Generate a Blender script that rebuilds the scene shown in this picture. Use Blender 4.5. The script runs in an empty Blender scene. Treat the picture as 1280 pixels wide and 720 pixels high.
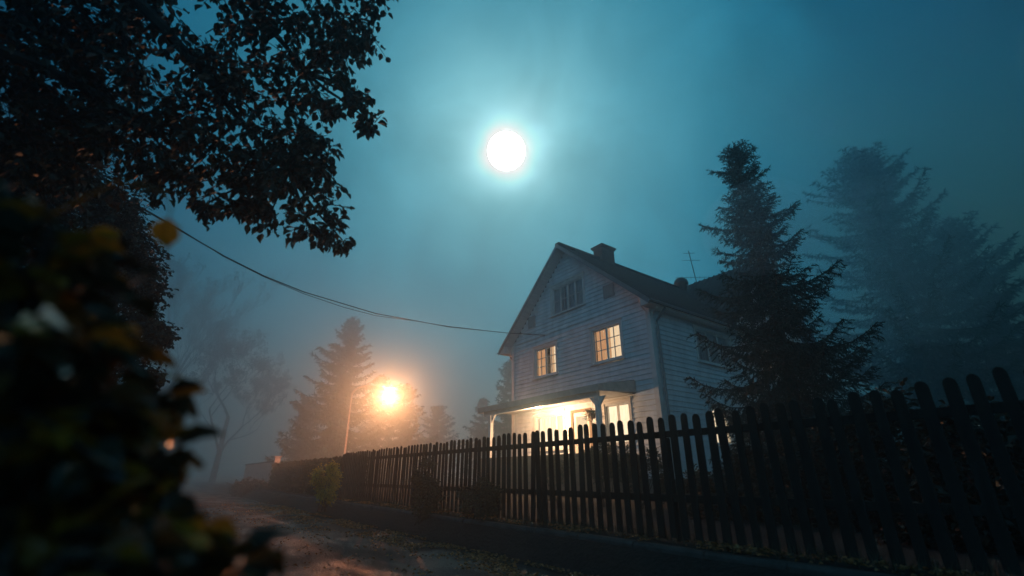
import bpy, bmesh, math, random
from mathutils import Vector, Matrix, noise

random.seed(7)
PI = math.pi
scn = bpy.context.scene
col = scn.collection

# ------------------------------------------------------------------ camera
FP = 570.0
pit = math.atan(235 / 570.0)
yaw = math.atan(450 / 616.0)
CAM = Vector((0, 0, 1.0))
F = Vector((-math.cos(yaw) * math.cos(pit), math.sin(yaw) * math.cos(pit), math.sin(pit)))
R = F.cross(Vector((0, 0, 1))).normalized()
U = R.cross(F)
cd = bpy.data.cameras.new('camera')
cam = bpy.data.objects.new('camera', cd)
col.objects.link(cam)
m = Matrix((R, U, -F)).transposed().to_4x4()
m.translation = CAM
cam.matrix_world = m
cd.sensor_width = 36
cd.lens = FP / 1280 * 36
cd.clip_start = 0.02
cd.clip_end = 2000
cd.dof.use_dof = True
cd.dof.focus_distance = 13
cd.dof.aperture_fstop = 0.95
scn.camera = cam


def ray(x, y):
    return F + R * ((x - 640) / FP) + U * ((360 - y) / FP)


def at_dist(x, y, d):
    return CAM + ray(x, y).normalized() * d


def at_y(x, y, Y):
    r = ray(x, y)
    return CAM + r * (Y / r.y)


# ------------------------------------------------------------------ materials
def newmat(name):
    mt = bpy.data.materials.new(name)
    mt.use_nodes = True
    nt = mt.node_tree
    nt.nodes.clear()
    return mt, nt


def nd(nt, t, **kw):
    n = nt.nodes.new(t)
    for k, v in kw.items():
        if k.startswith('i_'):
            n.inputs[k[2:].replace('_', ' ')].default_value = v
        else:
            setattr(n, k, v)
    return n


def ramp(nt, stops):
    n = nt.nodes.new('ShaderNodeValToRGB')
    e = n.color_ramp.elements
    while len(e) > 1:
        e.remove(e[-1])
    e[0].position = stops[0][0]
    e[0].color = stops[0][1]
    for p, c in stops[1:]:
        x = e.new(p)
        x.color = c
    return n


def c4(c):
    return (c[0], c[1], c[2], 1)


def mat(name, c1, c2, scale=4, rough=0.7, stretch=(1, 1, 1), bump=0.0, bscale=None, spec=0.4, metallic=0, coord='Object', dist=0.02, rough2=None, detail=6):
    mt, nt = newmat(name)
    L = nt.links.new
    out = nd(nt, 'ShaderNodeOutputMaterial')
    b = nd(nt, 'ShaderNodeBsdfPrincipled')
    b.inputs['Roughness'].default_value = rough
    b.inputs['Specular IOR Level'].default_value = spec
    b.inputs['Metallic'].default_value = metallic
    tc = nd(nt, 'ShaderNodeTexCoord')
    mp = nd(nt, 'ShaderNodeMapping')
    mp.inputs['Scale'].default_value = stretch
    L(tc.outputs[coord], mp.inputs['Vector'])
    no = nd(nt, 'ShaderNodeTexNoise')
    no.inputs['Scale'].default_value = scale
    no.inputs['Detail'].default_value = detail
    no.inputs['Roughness'].default_value = 0.65
    L(mp.outputs[0], no.inputs['Vector'])
    rp = ramp(nt, [(0.3, c4(c1)), (0.7, c4(c2))])
    L(no.outputs['Fac'], rp.inputs[0])
    L(rp.outputs[0], b.inputs['Base Color'])
    if rough2 is not None:
        mr = nd(nt, 'ShaderNodeMapRange')
        mr.inputs['From Min'].default_value = 0.35
        mr.inputs['From Max'].default_value = 0.65
        mr.inputs['To Min'].default_value = rough
        mr.inputs['To Max'].default_value = rough2
        L(no.outputs['Fac'], mr.inputs['Value'])
        L(mr.outputs[0], b.inputs['Roughness'])
    if bump:
        n2 = nd(nt, 'ShaderNodeTexNoise')
        n2.inputs['Scale'].default_value = bscale or scale * 4
        n2.inputs['Detail'].default_value = 5
        L(mp.outputs[0], n2.inputs['Vector'])
        bm_ = nd(nt, 'ShaderNodeBump')
        bm_.inputs['Strength'].default_value = bump
        bm_.inputs['Distance'].default_value = dist
        L(n2.outputs['Fac'], bm_.inputs['Height'])
        L(bm_.outputs[0], b.inputs['Normal'])
    L(b.outputs[0], out.inputs[0])
    return mt


def leafmat(name, stops, rough=0.45, trans=0.3, spec=0.5):
    mt, nt = newmat(name)
    L = nt.links.new
    out = nd(nt, 'ShaderNodeOutputMaterial')
    g = nd(nt, 'ShaderNodeNewGeometry')
    rp = ramp(nt, stops)
    L(g.outputs['Random Per Island'], rp.inputs[0])
    b = nd(nt, 'ShaderNodeBsdfPrincipled')
    b.inputs['Roughness'].default_value = rough
    b.inputs['Specular IOR Level'].default_value = spec
    L(rp.outputs[0], b.inputs['Base Color'])
    tr = nd(nt, 'ShaderNodeBsdfTranslucent')
    L(rp.outputs[0], tr.inputs['Color'])
    mx = nd(nt, 'ShaderNodeMixShader')
    mx.inputs[0].default_value = trans
    L(b.outputs[0], mx.inputs[1])
    L(tr.outputs[0], mx.inputs[2])
    L(mx.outputs[0], out.inputs[0])
    return mt


def emis(name, c1, c2, strength, scale=3, stretch=(1, 1, 1), sampling='NONE'):
    mt, nt = newmat(name)
    L = nt.links.new
    out = nd(nt, 'ShaderNodeOutputMaterial')
    e = nd(nt, 'ShaderNodeEmission')
    e.inputs['Strength'].default_value = strength
    tc = nd(nt, 'ShaderNodeTexCoord')
    mp = nd(nt, 'ShaderNodeMapping')
    mp.inputs['Scale'].default_value = stretch
    no = nd(nt, 'ShaderNodeTexNoise')
    no.inputs['Scale'].default_value = scale
    no.inputs['Detail'].default_value = 3
    L(tc.outputs['Object'], mp.inputs[0])
    L(mp.outputs[0], no.inputs['Vector'])
    rp = ramp(nt, [(0.3, c4(c1)), (0.7, c4(c2))])
    L(no.outputs['Fac'], rp.inputs[0])
    L(rp.outputs[0], e.inputs[0])
    L(e.outputs[0], out.inputs[0])
    mt.cycles.emission_sampling = sampling
    return mt


def glassmat():
    mt, nt = newmat('window_glass')
    L = nt.links.new
    out = nd(nt, 'ShaderNodeOutputMaterial')
    t = nd(nt, 'ShaderNodeBsdfTransparent')
    t.inputs[0].default_value = (0.9, 0.93, 0.95, 1)
    g = nd(nt, 'ShaderNodeBsdfGlossy')
    g.inputs['Roughness'].default_value = 0.03
    g.inputs[0].default_value = (0.8, 0.85, 0.9, 1)
    fr = nd(nt, 'ShaderNodeFresnel')
    fr.inputs[0].default_value = 1.5
    mx = nd(nt, 'ShaderNodeMixShader')
    L(fr.outputs[0], mx.inputs[0])
    L(t.outputs[0], mx.inputs[1])
    L(g.outputs[0], mx.inputs[2])
    L(mx.outputs[0], out.inputs[0])
    return mt


M = dict(
    siding=mat('white_siding_paint', (0.50, 0.53, 0.55), (0.76, 0.79, 0.81), 2.2, 0.55, (1.2, 1.2, .5), 0.05, 30),
    trim=mat('white_trim_paint', (0.55, 0.54, 0.52), (0.74, 0.72, 0.69), 3, 0.5, bump=0.1),
    soffit=mat('soffit_boards', (0.5, 0.48, 0.46), (0.68, 0.66, 0.63), 3, 0.6, (6, 0.5, 1), 0.2),
    roof=mat('dark_roofing', (0.010, 0.016, 0.022), (0.022, 0.032, 0.040), 2.5, 0.85, (1, 1, 1), 0.4, 14, spec=0.15),
    brick=mat('sooty_brick', (0.035, 0.03, 0.028), (0.07, 0.055, 0.05), 7, 0.85, bump=0.5),
    plinth=mat('stone_plinth', (0.10, 0.09, 0.085), (0.2, 0.18, 0.165), 5, 0.85, bump=0.6),
    brownboard=mat('brown_porch_boards', (0.12, 0.075, 0.045), (0.22, 0.14, 0.09), 4, 0.6, (1, 1, 6), 0.2),
    deck=mat('grey_deck_boards', (0.12, 0.11, 0.1), (0.2, 0.18, 0.16), 4, 0.7, (8, 1, 1), 0.2),
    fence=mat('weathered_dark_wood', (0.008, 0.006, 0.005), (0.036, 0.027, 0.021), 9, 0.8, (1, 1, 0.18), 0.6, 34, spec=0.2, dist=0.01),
    metal=mat('galvanised_metal', (0.22, 0.21, 0.2), (0.36, 0.35, 0.33), 6, 0.4, metallic=0.6, bump=0.1),
    lampmetal=mat('painted_lamp_post', (0.42, 0.38, 0.34), (0.58, 0.54, 0.5), 6, 0.5),
    darkmetal=mat('dark_metal', (0.03, 0.03, 0.032), (0.06, 0.06, 0.062), 6, 0.5, metallic=0.4),
    gutter=mat('zinc_gutter', (0.16, 0.17, 0.18), (0.26, 0.27, 0.28), 5, 0.45, metallic=0.3),
    cable=mat('black_cable', (0.02, 0.018, 0.018), (0.05, 0.035, 0.03), 8, 0.5),
    bark=mat('tree_bark', (0.02, 0.016, 0.013), (0.06, 0.048, 0.038), 8, 0.85, (1, 1, 0.3), 0.8, 25),
    twig=mat('thin_twigs', (0.018, 0.013, 0.01), (0.045, 0.033, 0.025), 10, 0.8),
    door=mat('painted_door', (0.5, 0.46, 0.4), (0.66, 0.6, 0.52), 3, 0.5, bump=0.1),
    curtain_dim=mat('unlit_curtain', (0.3, 0.34, 0.36), (0.6, 0.63, 0.65), 5, 0.9, (6, 6, 0.4)),
    darkroom=mat('dark_room', (0.01, 0.012, 0.014), (0.02, 0.022, 0.025), 2, 0.9),
    wallstone=mat('pale_render', (0.4, 0.34, 0.31), (0.58, 0.5, 0.46), 3, 0.85, bump=0.3),
    barge=mat('bargeboard_paint', (0.1, 0.11, 0.12), (0.18, 0.19, 0.2), 4, 0.6),
    pot=mat('clay_pot', (0.12, 0.06, 0.035), (0.2, 0.1, 0.06), 4, 0.8),
    glass=glassmat(),
    cur_warm=emis('glowing_warm_curtain', (1.0, 0.40, 0.15), (1.0, 0.60, 0.30), 0.62, 5, (5, 5, 0.5)),  # these curtains glow themselves in place of lamps in the rooms
    cur_pale=emis('glowing_pale_curtain', (1.0, 0.66, 0.36), (1.0, 0.78, 0.5), 1.05, 5, (5, 5, 0.5)),
    cur_white=emis('glowing_white_curtain', (1.0, 0.72, 0.42), (1.0, 0.84, 0.58), 1.5, 5, (5, 5, 0.5)),
    bulb=emis('sodium_bulb', (1.0, 0.62, 0.28), (1.0, 0.66, 0.32), 60),
    porchbulb=emis('porch_globe', (1.0, 0.72, 0.4), (1.0, 0.8, 0.5), 9),
    moon=emis('moon_surface', (0.62, 0.92, 1.0), (0.8, 1.0, 1.0), 26, 2.0),
)
M['leaf_over'] = leafmat('overhanging_leaf', [(0, (0.012, 0.018, 0.01, 1)), (0.6, (0.03, 0.03, 0.014, 1)), (0.85, (0.085, 0.04, 0.015, 1)), (1, (0.11, 0.045, 0.015, 1))], 0.5, 0.25)
M['leaf_left'] = leafmat('small_dark_leaf', [(0, (0.014, 0.02, 0.012, 1)), (0.8, (0.032, 0.034, 0.018, 1)), (1, (0.07, 0.04, 0.015, 1))], 0.5, 0.2)
M['leaf_near'] = leafmat('broad_glossy_leaf', [(0, (0.01, 0.02, 0.012, 1)), (0.6, (0.03, 0.03, 0.014, 1)), (0.74, (0.2, 0.08, 0.012, 1)), (1, (0.5, 0.22, 0.02, 1))], 0.3, 0.3, 0.5)
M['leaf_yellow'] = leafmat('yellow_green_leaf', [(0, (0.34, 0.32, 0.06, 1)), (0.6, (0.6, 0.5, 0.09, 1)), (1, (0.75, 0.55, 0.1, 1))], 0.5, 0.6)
M['leaf_bush'] = leafmat('dark_bush_leaf', [(0, (0.02, 0.028, 0.014, 1)), (0.8, (0.05, 0.055, 0.025, 1)), (1, (0.1, 0.07, 0.03, 1))], 0.55, 0.25)
M['needle'] = leafmat('spruce_needles', [(0, (0.010, 0.022, 0.018, 1)), (1, (0.025, 0.045, 0.035, 1))], 0.6, 0.1, 0.3)
M['litter'] = leafmat('fallen_leaf', [(0, (0.08, 0.045, 0.02, 1)), (0.5, (0.24, 0.11, 0.035, 1)), (1, (0.55, 0.27, 0.10, 1))], 0.45, 0.3, 0.5)
M['grass'] = leafmat('grass_blade', [(0, (0.02, 0.03, 0.012, 1)), (1, (0.07, 0.065, 0.03, 1))], 0.6, 0.2)


# ------------------------------------------------------------------ mesh helpers
class MB:
    def __init__(s):
        s.v = []
        s.f = []

    def box(s, x0, x1, y0, y1, z0, z1):
        b = len(s.v)
        s.v += [(x0, y0, z0), (x1, y0, z0), (x1, y1, z0), (x0, y1, z0), (x0, y0, z1), (x1, y0, z1), (x1, y1, z1), (x0, y1, z1)]
        s.f += [tuple(b + i for i in q) for q in ((0, 3, 2, 1), (4, 5, 6, 7), (0, 1, 5, 4), (1, 2, 6, 5), (2, 3, 7, 6), (3, 0, 4, 7))]

    def prism(s, pts, axis, a0, a1):
        """extrude a closed polygon (2D points) along an axis: 'x' pts=(y,z); 'y' pts=(x,z); 'z' pts=(x,y)"""
        b = len(s.v)
        n = len(pts)
        for a in (a0, a1):
            for p, q in pts:
                s.v.append({'x': (a, p, q), 'y': (p, a, q), 'z': (p, q, a)}[axis])
        s.f.append(tuple(b + i for i in range(n))[::-1])
        s.f.append(tuple(b + n + i for i in range(n)))
        for i in range(n):
            j = (i + 1) % n
            s.f.append((b + i, b + j, b + n + j, b + n + i))

    def tube(s, pts, rad, n=6, cap=True):
        pts = [Vector(p) for p in pts]
        if not isinstance(rad, (list, tuple)):
            rad = [rad] * len(pts)
        b = len(s.v)
        for i, p in enumerate(pts):
            t = (pts[min(i + 1, len(pts) - 1)] - pts[max(i - 1, 0)])
            if t.length < 1e-9:
                t = Vector((0, 0, 1))
            t.normalize()
            u = t.cross(Vector((0.13, 0.21, 1.0)) if abs(t.z) < 0.95 else Vector((1, 0, 0))).normalized()
            w = t.cross(u)
            for k in range(n):
                a = 2 * PI * k / n
                s.v.append(tuple(p + (u * math.cos(a) + w * math.sin(a)) * rad[i]))
        for i in range(len(pts) - 1):
            for k in range(n):
                k2 = (k + 1) % n
                s.f.append((b + i * n + k, b + i * n + k2, b + (i + 1) * n + k2, b + (i + 1) * n + k))
        if cap:
            s.f.append(tuple(b + k for k in range(n))[::-1])
            s.f.append(tuple(b + (len(pts) - 1) * n + k for k in range(n)))

    def lathe(s, prof, c=(0, 0, 0), n=20):
        b = len(s.v)
        for r, z in prof:
            for k in range(n):
                a = 2 * PI * k / n
                s.v.append((c[0] + r * math.cos(a), c[1] + r * math.sin(a), c[2] + z))
        for i in range(len(prof) - 1):
            for k in range(n):
                k2 = (k + 1) % n
                s.f.append((b + i * n + k, b + i * n + k2, b + (i + 1) * n + k2, b + (i + 1) * n + k))
        s.f.append(tuple(b + k for k in range(n))[::-1])
        s.f.append(tuple(b + (len(prof) - 1) * n + k for k in range(n)))

    def leaf(s, p, d, up, L, W, fold=0.25):
        """pointed ovate leaf folded along its rib"""
        b = len(s.v)
        side = d.cross(up)
        if side.length < 1e-6:
            side = Vector((1, 0, 0))
        side.normalize()
        nrm = side.cross(d).normalized()
        q = [p, p + d * (L * .22) + side * W * .42 + nrm * W * fold * .6, p + d * (L * .52) + side * W * .5 + nrm * W * fold, p + d * (L * .82) + side * W * .2 + nrm * W * fold * .4,
             p + d * L - nrm * L * .12, p + d * (L * .82) - side * W * .2 + nrm * W * fold * .4, p + d * (L * .52) - side * W * .5 + nrm * W * fold, p + d * (L * .22) - side * W * .42 + nrm * W * fold * .6,
             p + d * (L * .45)]
        s.v += [tuple(x) for x in q]
        s.f += [(b, b + 1, b + 2, b + 8), (b + 8, b + 2, b + 3, b + 4), (b + 8, b + 4, b + 5, b + 6), (b, b + 8, b + 6, b + 7)]

    def tri(s, a, b_, c):
        b = len(s.v)
        s.v += [tuple(a), tuple(b_), tuple(c)]
        s.f.append((b, b + 1, b + 2))

    def build(s, name, mt, parent=None, smooth=False, origin=None, bevel=0):
        me = bpy.data.meshes.new(name)
        v = s.v
        if origin is not None:
            ox, oy, oz = origin
            v = [(a - ox, b - oy, c - oz) for a, b, c in v]
        me.from_pydata(v, [], s.f)
        me.materials.append(mt)
        if smooth:
            me.polygons.foreach_set('use_smooth', [True] * len(me.polygons))
        me.update()
        o = bpy.data.objects.new(name, me)
        col.objects.link(o)
        if origin is not None and parent is None:
            o.location = origin
        if parent is not None:
            o.parent = parent
        if bevel:
            md = o.modifiers.new('bevel', 'BEVEL')
            md.width = bevel
            md.segments = 2
            md.limit_method = 'ANGLE'
        return o


def tag(o, label=None, cat=None, group=None, kind=None):
    if label: o['label'] = label
    if cat: o['category'] = cat
    if group: o['group'] = group
    if kind: o['kind'] = kind
    return o


def empty(name, loc, label, cat, group=None):
    o = bpy.data.objects.new(name, None)
    o.location = loc
    o.empty_display_size = 0.2
    col.objects.link(o)
    return tag(o, label, cat, group)


rnd = random.Random(11)


def rv(r=rnd):
    while True:
        v = Vector((r.uniform(-1, 1), r.uniform(-1, 1), r.uniform(-1, 1)))
        if 0.01 < v.length < 1:
            return v


def bez(a, b, c, n):
    return [a * (1 - t) ** 2 + b * 2 * t * (1 - t) + c * t * t for t in [i / n for i in range(n + 1)]]


# ------------------------------------------------------------------ ground
ZG = 0.34       # garden level (behind the kerb)


def ground_h(x, y):
    n = noise.noise(Vector((x * 0.35, y * 0.35, 0))) * 0.05 + noise.noise(Vector((x * 1.7, y * 1.7, 3))) * 0.02
    if y < 3.95:
        e = max(0.0, min(1.0, (0.45 - y) / 1.2))
        return -0.06 + n * 0.5 * e + 0.14 * e
    if y < 4.3:
        return -0.06 + (y - 3.95) / 0.35 * 0.30
    if y < 4.62:
        return 0.24 + (y - 4.3) / 0.32 * (ZG - 0.24) + n * 0.25
    return ZG + n * 0.6 + min(0.12, max(0, (y - 6) * 0.02))


def build_ground():
    ys = [-900, -300, -100, -40, -20, -12, -8, -6, -4, -3, -2.4, -1.8, -1.2, -0.8, -0.4, 0, 0.3, 0.5, 0.7, 1.5, 2.5, 3.3, 3.9, 3.95, 4.0, 4.06, 4.12, 4.2, 4.3, 4.4, 4.5, 4.62, 4.8, 5.2, 5.6] + \
        [6 + i * 0.6 for i in range(30)] + [25, 30, 40, 60, 100, 300, 900]
    xs = [-900, -400, -200, -120, -90, -70, -60, -50] + [-45 + i * 0.5 for i in range(100)] + [6, 8, 12, 20, 60, 200, 900]
    v, f = [], []
    for y in ys:
        for x in xs:
            jy = y
            if 3.9 < y < 4.4:
                jy = y + noise.noise(Vector((x * 0.8, 0, 7))) * 0.05
            v.append((x, jy, ground_h(x, y)))
    nx = len(xs)
    for j in range(len(ys) - 1):
        for i in range(nx - 1):
            a = j * nx + i
            f.append((a, a + 1, a + nx + 1, a + nx))
    me = bpy.data.meshes.new('ground')
    me.from_pydata(v, [], f)
    me.materials.append(mat('garden_soil', (0.006, 0.006, 0.005), (0.016, 0.015, 0.011), 3, 0.95, bump=0.9, bscale=20, dist=0.05))
    me.polygons.foreach_set('use_smooth', [True] * len(me.polygons))
    o = bpy.data.objects.new('ground', me)
    col.objects.link(o)
    tag(o, kind='structure')


build_ground()


def roadmat():
    mt, nt = newmat('worn_damp_road')
    L = nt.links.new
    out = nd(nt, 'ShaderNodeOutputMaterial')
    b = nd(nt, 'ShaderNodeBsdfPrincipled')
    tc = nd(nt, 'ShaderNodeTexCoord')
    mp = nd(nt, 'ShaderNodeMapping')
    mp.inputs['Scale'].default_value = (0.55, 1.2, 1)
    L(tc.outputs['Object'], mp.inputs[0])
    big = nd(nt, 'ShaderNodeTexNoise')
    big.inputs['Scale'].default_value = 1.1
    big.inputs['Detail'].default_value = 4
    L(mp.outputs[0], big.inputs['Vector'])
    fine = nd(nt, 'ShaderNodeTexNoise')
    fine.inputs['Scale'].default_value = 28
    fine.inputs['Detail'].default_value = 8
    fine.inputs['Roughness'].default_value = 0.75
    L(tc.outputs['Object'], fine.inputs['Vector'])
    rp = ramp(nt, [(0.35, (0.008, 0.007, 0.006, 1)), (0.52, (0.02, 0.014, 0.009, 1)), (0.7, (0.055, 0.033, 0.017, 1))])
    mixv = nd(nt, 'ShaderNodeMath', operation='MULTIPLY_ADD')
    mixv.inputs[1].default_value = 0.5
    L(fine.outputs['Fac'], mixv.inputs[0])
    h = nd(nt, 'ShaderNodeMath', operation='MULTIPLY')
    h.inputs[1].default_value = 0.5
    L(big.outputs['Fac'], h.inputs[0])
    L(h.outputs[0], mixv.inputs[2])
    L(mixv.outputs[0], rp.inputs[0])
    L(rp.outputs[0], b.inputs['Base Color'])
    mr = nd(nt, 'ShaderNodeMapRange')
    mr.inputs['From Min'].default_value = 0.42
    mr.inputs['From Max'].default_value = 0.58
    mr.inputs['To Min'].default_value = 0.5
    mr.inputs['To Max'].default_value = 0.9
    L(big.outputs['Fac'], mr.inputs['Value'])
    L(mr.outputs[0], b.inputs['Roughness'])
    vo = nd(nt, 'ShaderNodeTexVoronoi')
    vo.inputs['Scale'].default_value = 34
    L(tc.outputs['Object'], vo.inputs['Vector'])
    ad = nd(nt, 'ShaderNodeMath', operation='MULTIPLY_ADD')
    ad.inputs[1].default_value = -0.7
    L(vo.outputs['Distance'], ad.inputs[0])
    L(fine.outputs['Fac'], ad.inputs[2])
    bp = nd(nt, 'ShaderNodeBump')
    bp.inputs['Strength'].default_value = 1.0
    bp.inputs['Distance'].default_value = 0.02
    L(ad.outputs[0], bp.inputs['Height'])
    L(bp.outputs[0], b.inputs['Normal'])
    L(b.outputs[0], out.inputs[0])
    return mt


def build_road():
    v, f = [], []
    xs = [-140, -110, -90, -75] + [-60 + i * 0.4 for i in range(160)] + [5, 7, 10, 15, 25, 40]
    ys = [0.55 + i * 0.151 for i in range(23)]
    for j, y in enumerate(ys):
        for x in xs:
            e = noise.noise(Vector((x * 0.7, y, 1))) * 0.12 if j in (0,) else noise.noise(Vector((x * 0.9, y, 1))) * 0.03
            z = 0.0 + 0.02 * math.sin((y - 0.5) / 3.4 * PI) + noise.noise(Vector((x * 0.8, y * 2.3, 5))) * 0.022 - 0.03 * math.exp(-((y - 1.35) / .22) ** 2) - 0.03 * math.exp(-((y - 2.85) / .22) ** 2)
            if j == 0: z = 0.012
            v.append((x, y + e, z + 0.006))
    nx = len(xs)
    for j in range(len(ys) - 1):
        for i in range(nx - 1):
            a = j * nx + i
            f.append((a, a + 1, a + nx + 1, a + nx))
    me = bpy.data.meshes.new('road')
    me.from_pydata(v, [], f)
    me.materials.append(roadmat())
    me.polygons.foreach_set('use_smooth', [True] * len(me.polygons))
    o = bpy.data.objects.new('road', me)
    col.objects.link(o)
    tag(o, kind='structure')
    # low kerb of old stones along the foot of the bank
    kb = MB()
    x = -34.0
    r = random.Random(3)
    while x < 9:
        w = r.uniform(0.7, 1.0)
        dz = r.uniform(-0.012, 0.012)
        y0 = 4.40 + r.uniform(-0.012, 0.012)
        kb.prism([(y0, -0.05), (y0 + 0.14, -0.05), (y0 + 0.14, 0.335 + dz), (y0 + 0.04, 0.335 + dz), (y0 + 0.012, 0.31 + dz)], 'x', x, x + w - 0.012)
        x += w
    k = kb.build('kerb', mat('kerb_concrete', (0.03, 0.028, 0.025), (0.08, 0.072, 0.064), 6, 0.85, bump=0.6, bscale=25), None, bevel=0.008)
    tag(k, kind='structure')


build_road()

# ------------------------------------------------------------------ house
HX0, HX1, HY, HD = -16.62, -8.93, 12.2, 11.95
HXM = (HX0 + HX1) / 2
EZ = 6.56       # wall top
AZ = 9.96      # roof apex
SL = (AZ - EZ) / (HX1 - HXM)     # rise per metre
FLOOR = 1.12
HY1 = HY + HD
house = empty('house', (HXM, HY, ZG), 'two storey white clapboard house with dark gable roof and lit windows behind the picket fence', 'house')
house.location = (0, 0, 0)


def siding(mb, u0, u1, z0, z1, holes, put, top=None, step=0.165, tilt=0.027):
    """overlapping boards; put(u, depth, z) -> point; holes = (u0,u1,z0,z1); top(z)->(ua,ub) limits for a gable"""
    z = z0
    while z < z1 - 0.01:
        ze = min(z + step, z1)
        cuts = [(u0, u1)]
        if top:
            ua, ub = top((z + ze) / 2)
            cuts = [(max(u0, ua), min(u1, ub))]
        zm = (z + ze) / 2
        for h in holes:
            if h[2] < zm < h[3]:
                nc = []
                for a, b in cuts:
                    if h[1] <= a or h[0] >= b:
                        nc.append((a, b))
                    else:
                        if h[0] > a: nc.append((a, h[0]))
                        if h[1] < b: nc.append((h[1], b))
                cuts = nc
        for a, b in cuts:
            if b - a < 0.02: continue
            bb = len(mb.v)
            d0, d1 = tilt + 0.006, 0.004
            for u in (a, b):
                mb.v += [put(u, d0, z), put(u, d1, ze), put(u, -0.05, ze), put(u, -0.05, z)]
            mb.f += [(bb, bb + 4, bb + 5, bb + 1), (bb + 1, bb + 5, bb + 6, bb + 2), (bb + 2, bb + 6, bb + 7, bb + 3), (bb + 3, bb + 7, bb + 4, bb),
                     (bb, bb + 1, bb + 2, bb + 3), (bb + 7, bb + 6, bb + 5, bb + 4)]
        z = ze


front = lambda u, d, z: (u, HY - d, z)
right = lambda u, d, z: (HX1 + d, u, z)
left = lambda u, d, z: (HX0 - d, u, z)
back = lambda u, d, z: (u, HY1 + d, z)
# windows (u0,u1,z0,z1)
W_ATT = (-13.76, -11.88, 7.24, 8.48)
W_U1 = (-15.02, -13.62, 4.80, 6.06)
W_U2 = (-11.60, -10.20, 4.78, 6.08)
W_G1 = (-15.05, -13.35, 1.95, 3.25)
W_G2 = (-11.22, -10.12, 1.95, 3.30)
DOOR = (-12.86, -11.92, FLOOR, 3.22)
S_UP = (14.70, 17.0, 4.75, 6.02)
S_LO = (14.95, 16.05, 1.95, 3.18)
wb = MB()
siding(wb, HX0, HX1, FLOOR - 0.2, EZ, [W_U1, W_U2, W_G1, W_G2, DOOR], front)
siding(wb, HX0, HX1, EZ, AZ - 0.05, [W_ATT], front, top=lambda z: (HX0 + (z - EZ) / SL, HX1 - (z - EZ) / SL))
siding(wb, HX0, HX1, EZ, AZ - 0.05, [], back, top=lambda z: (HX0 + (z - EZ) / SL, HX1 - (z - EZ) / SL))
siding(wb, HX0, HX1, FLOOR - 0.2, EZ, [], back)
siding(wb, HY, HY1, FLOOR - 0.2, EZ + .05, [S_UP, S_LO, (19.25, 20.35, 4.75, 6.0)], right)
siding(wb, HY, HY1, FLOOR - 0.2, EZ + .05, [], left)
wb.build('wall', M['siding'], house)
pb = MB()
pb.box(HX0 - 0.03, HX1 + 0.03, HY - 0.03, HY1 + 0.03, ZG - 0.2, FLOOR - 0.2)
pb.build('plinth', M['plinth'], house)
fl = MB()
fl.box(HX0 + .06, HX1 - .06, HY + .06, HY1 - .06, FLOOR - .12, FLOOR - 0.02)
fl.box(HX0 + .06, HX1 - .06, HY + .06, HY1 - .06, 3.82, 3.95)
fl.box(HX0 + .06, HX1 - .06, HY + .06, HY1 - .06, 6.5, 6.6)
fl.build('floor', M['darkroom'], house)
# corner boards
for (x, y) in ((HX0, HY), (HX1, HY), (HX1, HY1), (HX0, HY1)):
    cb = MB()
    sx = -1 if x == HX0 else 1
    sy = -1 if y == HY else 1
    xa, xb = sorted((x - sx * 0.13, x + sx * 0.042))
    ya, yb = sorted((y + sy * 0.030, y + sy * 0.046))
    cb.box(xa, xb, ya, yb, FLOOR - 0.22, EZ + 0.1)
    xa, xb = sorted((x + sx * 0.030, x + sx * 0.046))
    ya, yb = sorted((y - sy * 0.13, y + sy * 0.029))
    cb.box(xa, xb, ya, yb, FLOOR - 0.22, EZ + 0.1)
    cb.build('corner_board', M['trim'], house)


# roof: main gable (ridge along y), wing gable (ridge along x)
def slab_roof(mb, xr, zr, dx, slope, y0, y1, th=0.13, axis='y'):
    """one slope from ridge coordinate xr out by dx (signed)"""
    d = abs(dx)
    p = [(xr, zr), (xr + dx, zr - d * slope), (xr + dx, zr - d * slope - th), (xr, zr - th)]
    if dx < 0: p = p[::-1]
    mb.prism(p, axis, y0, y1)


OV = 0.42       # eave overhang
VO = 0.50       # verge overhang
rz = AZ + 0.16
half = HX1 - HXM
rb = MB()
for sgn in (-1, 1):
    slab_roof(rb, HXM + sgn * 0.001, rz, sgn * (half + OV), SL, HY - VO, HY1 + VO)
    # standing seams / tile ridges running down the slope
    d = half + OV
    for k in range(32):
        y = HY - VO + 0.05 + k * (HD + 2 * VO - 0.1) / 31
        p = [(HXM + sgn * 0.03, rz + 0.004), (HXM + sgn * d, rz - d * SL + 0.004), (HXM + sgn * d, rz - d * SL + 0.038), (HXM + sgn * 0.03, rz + 0.038)]
        if sgn > 0: p = p[::-1]
        rb.prism(p, 'y', y - 0.02, y + 0.02)
rb.box(HXM - 0.12, HXM + 0.12, HY - VO - 0.01, HY1 + VO + 0.01, rz - 0.05, rz + 0.055)
roof = rb.build('roof', M['roof'], house)
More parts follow.
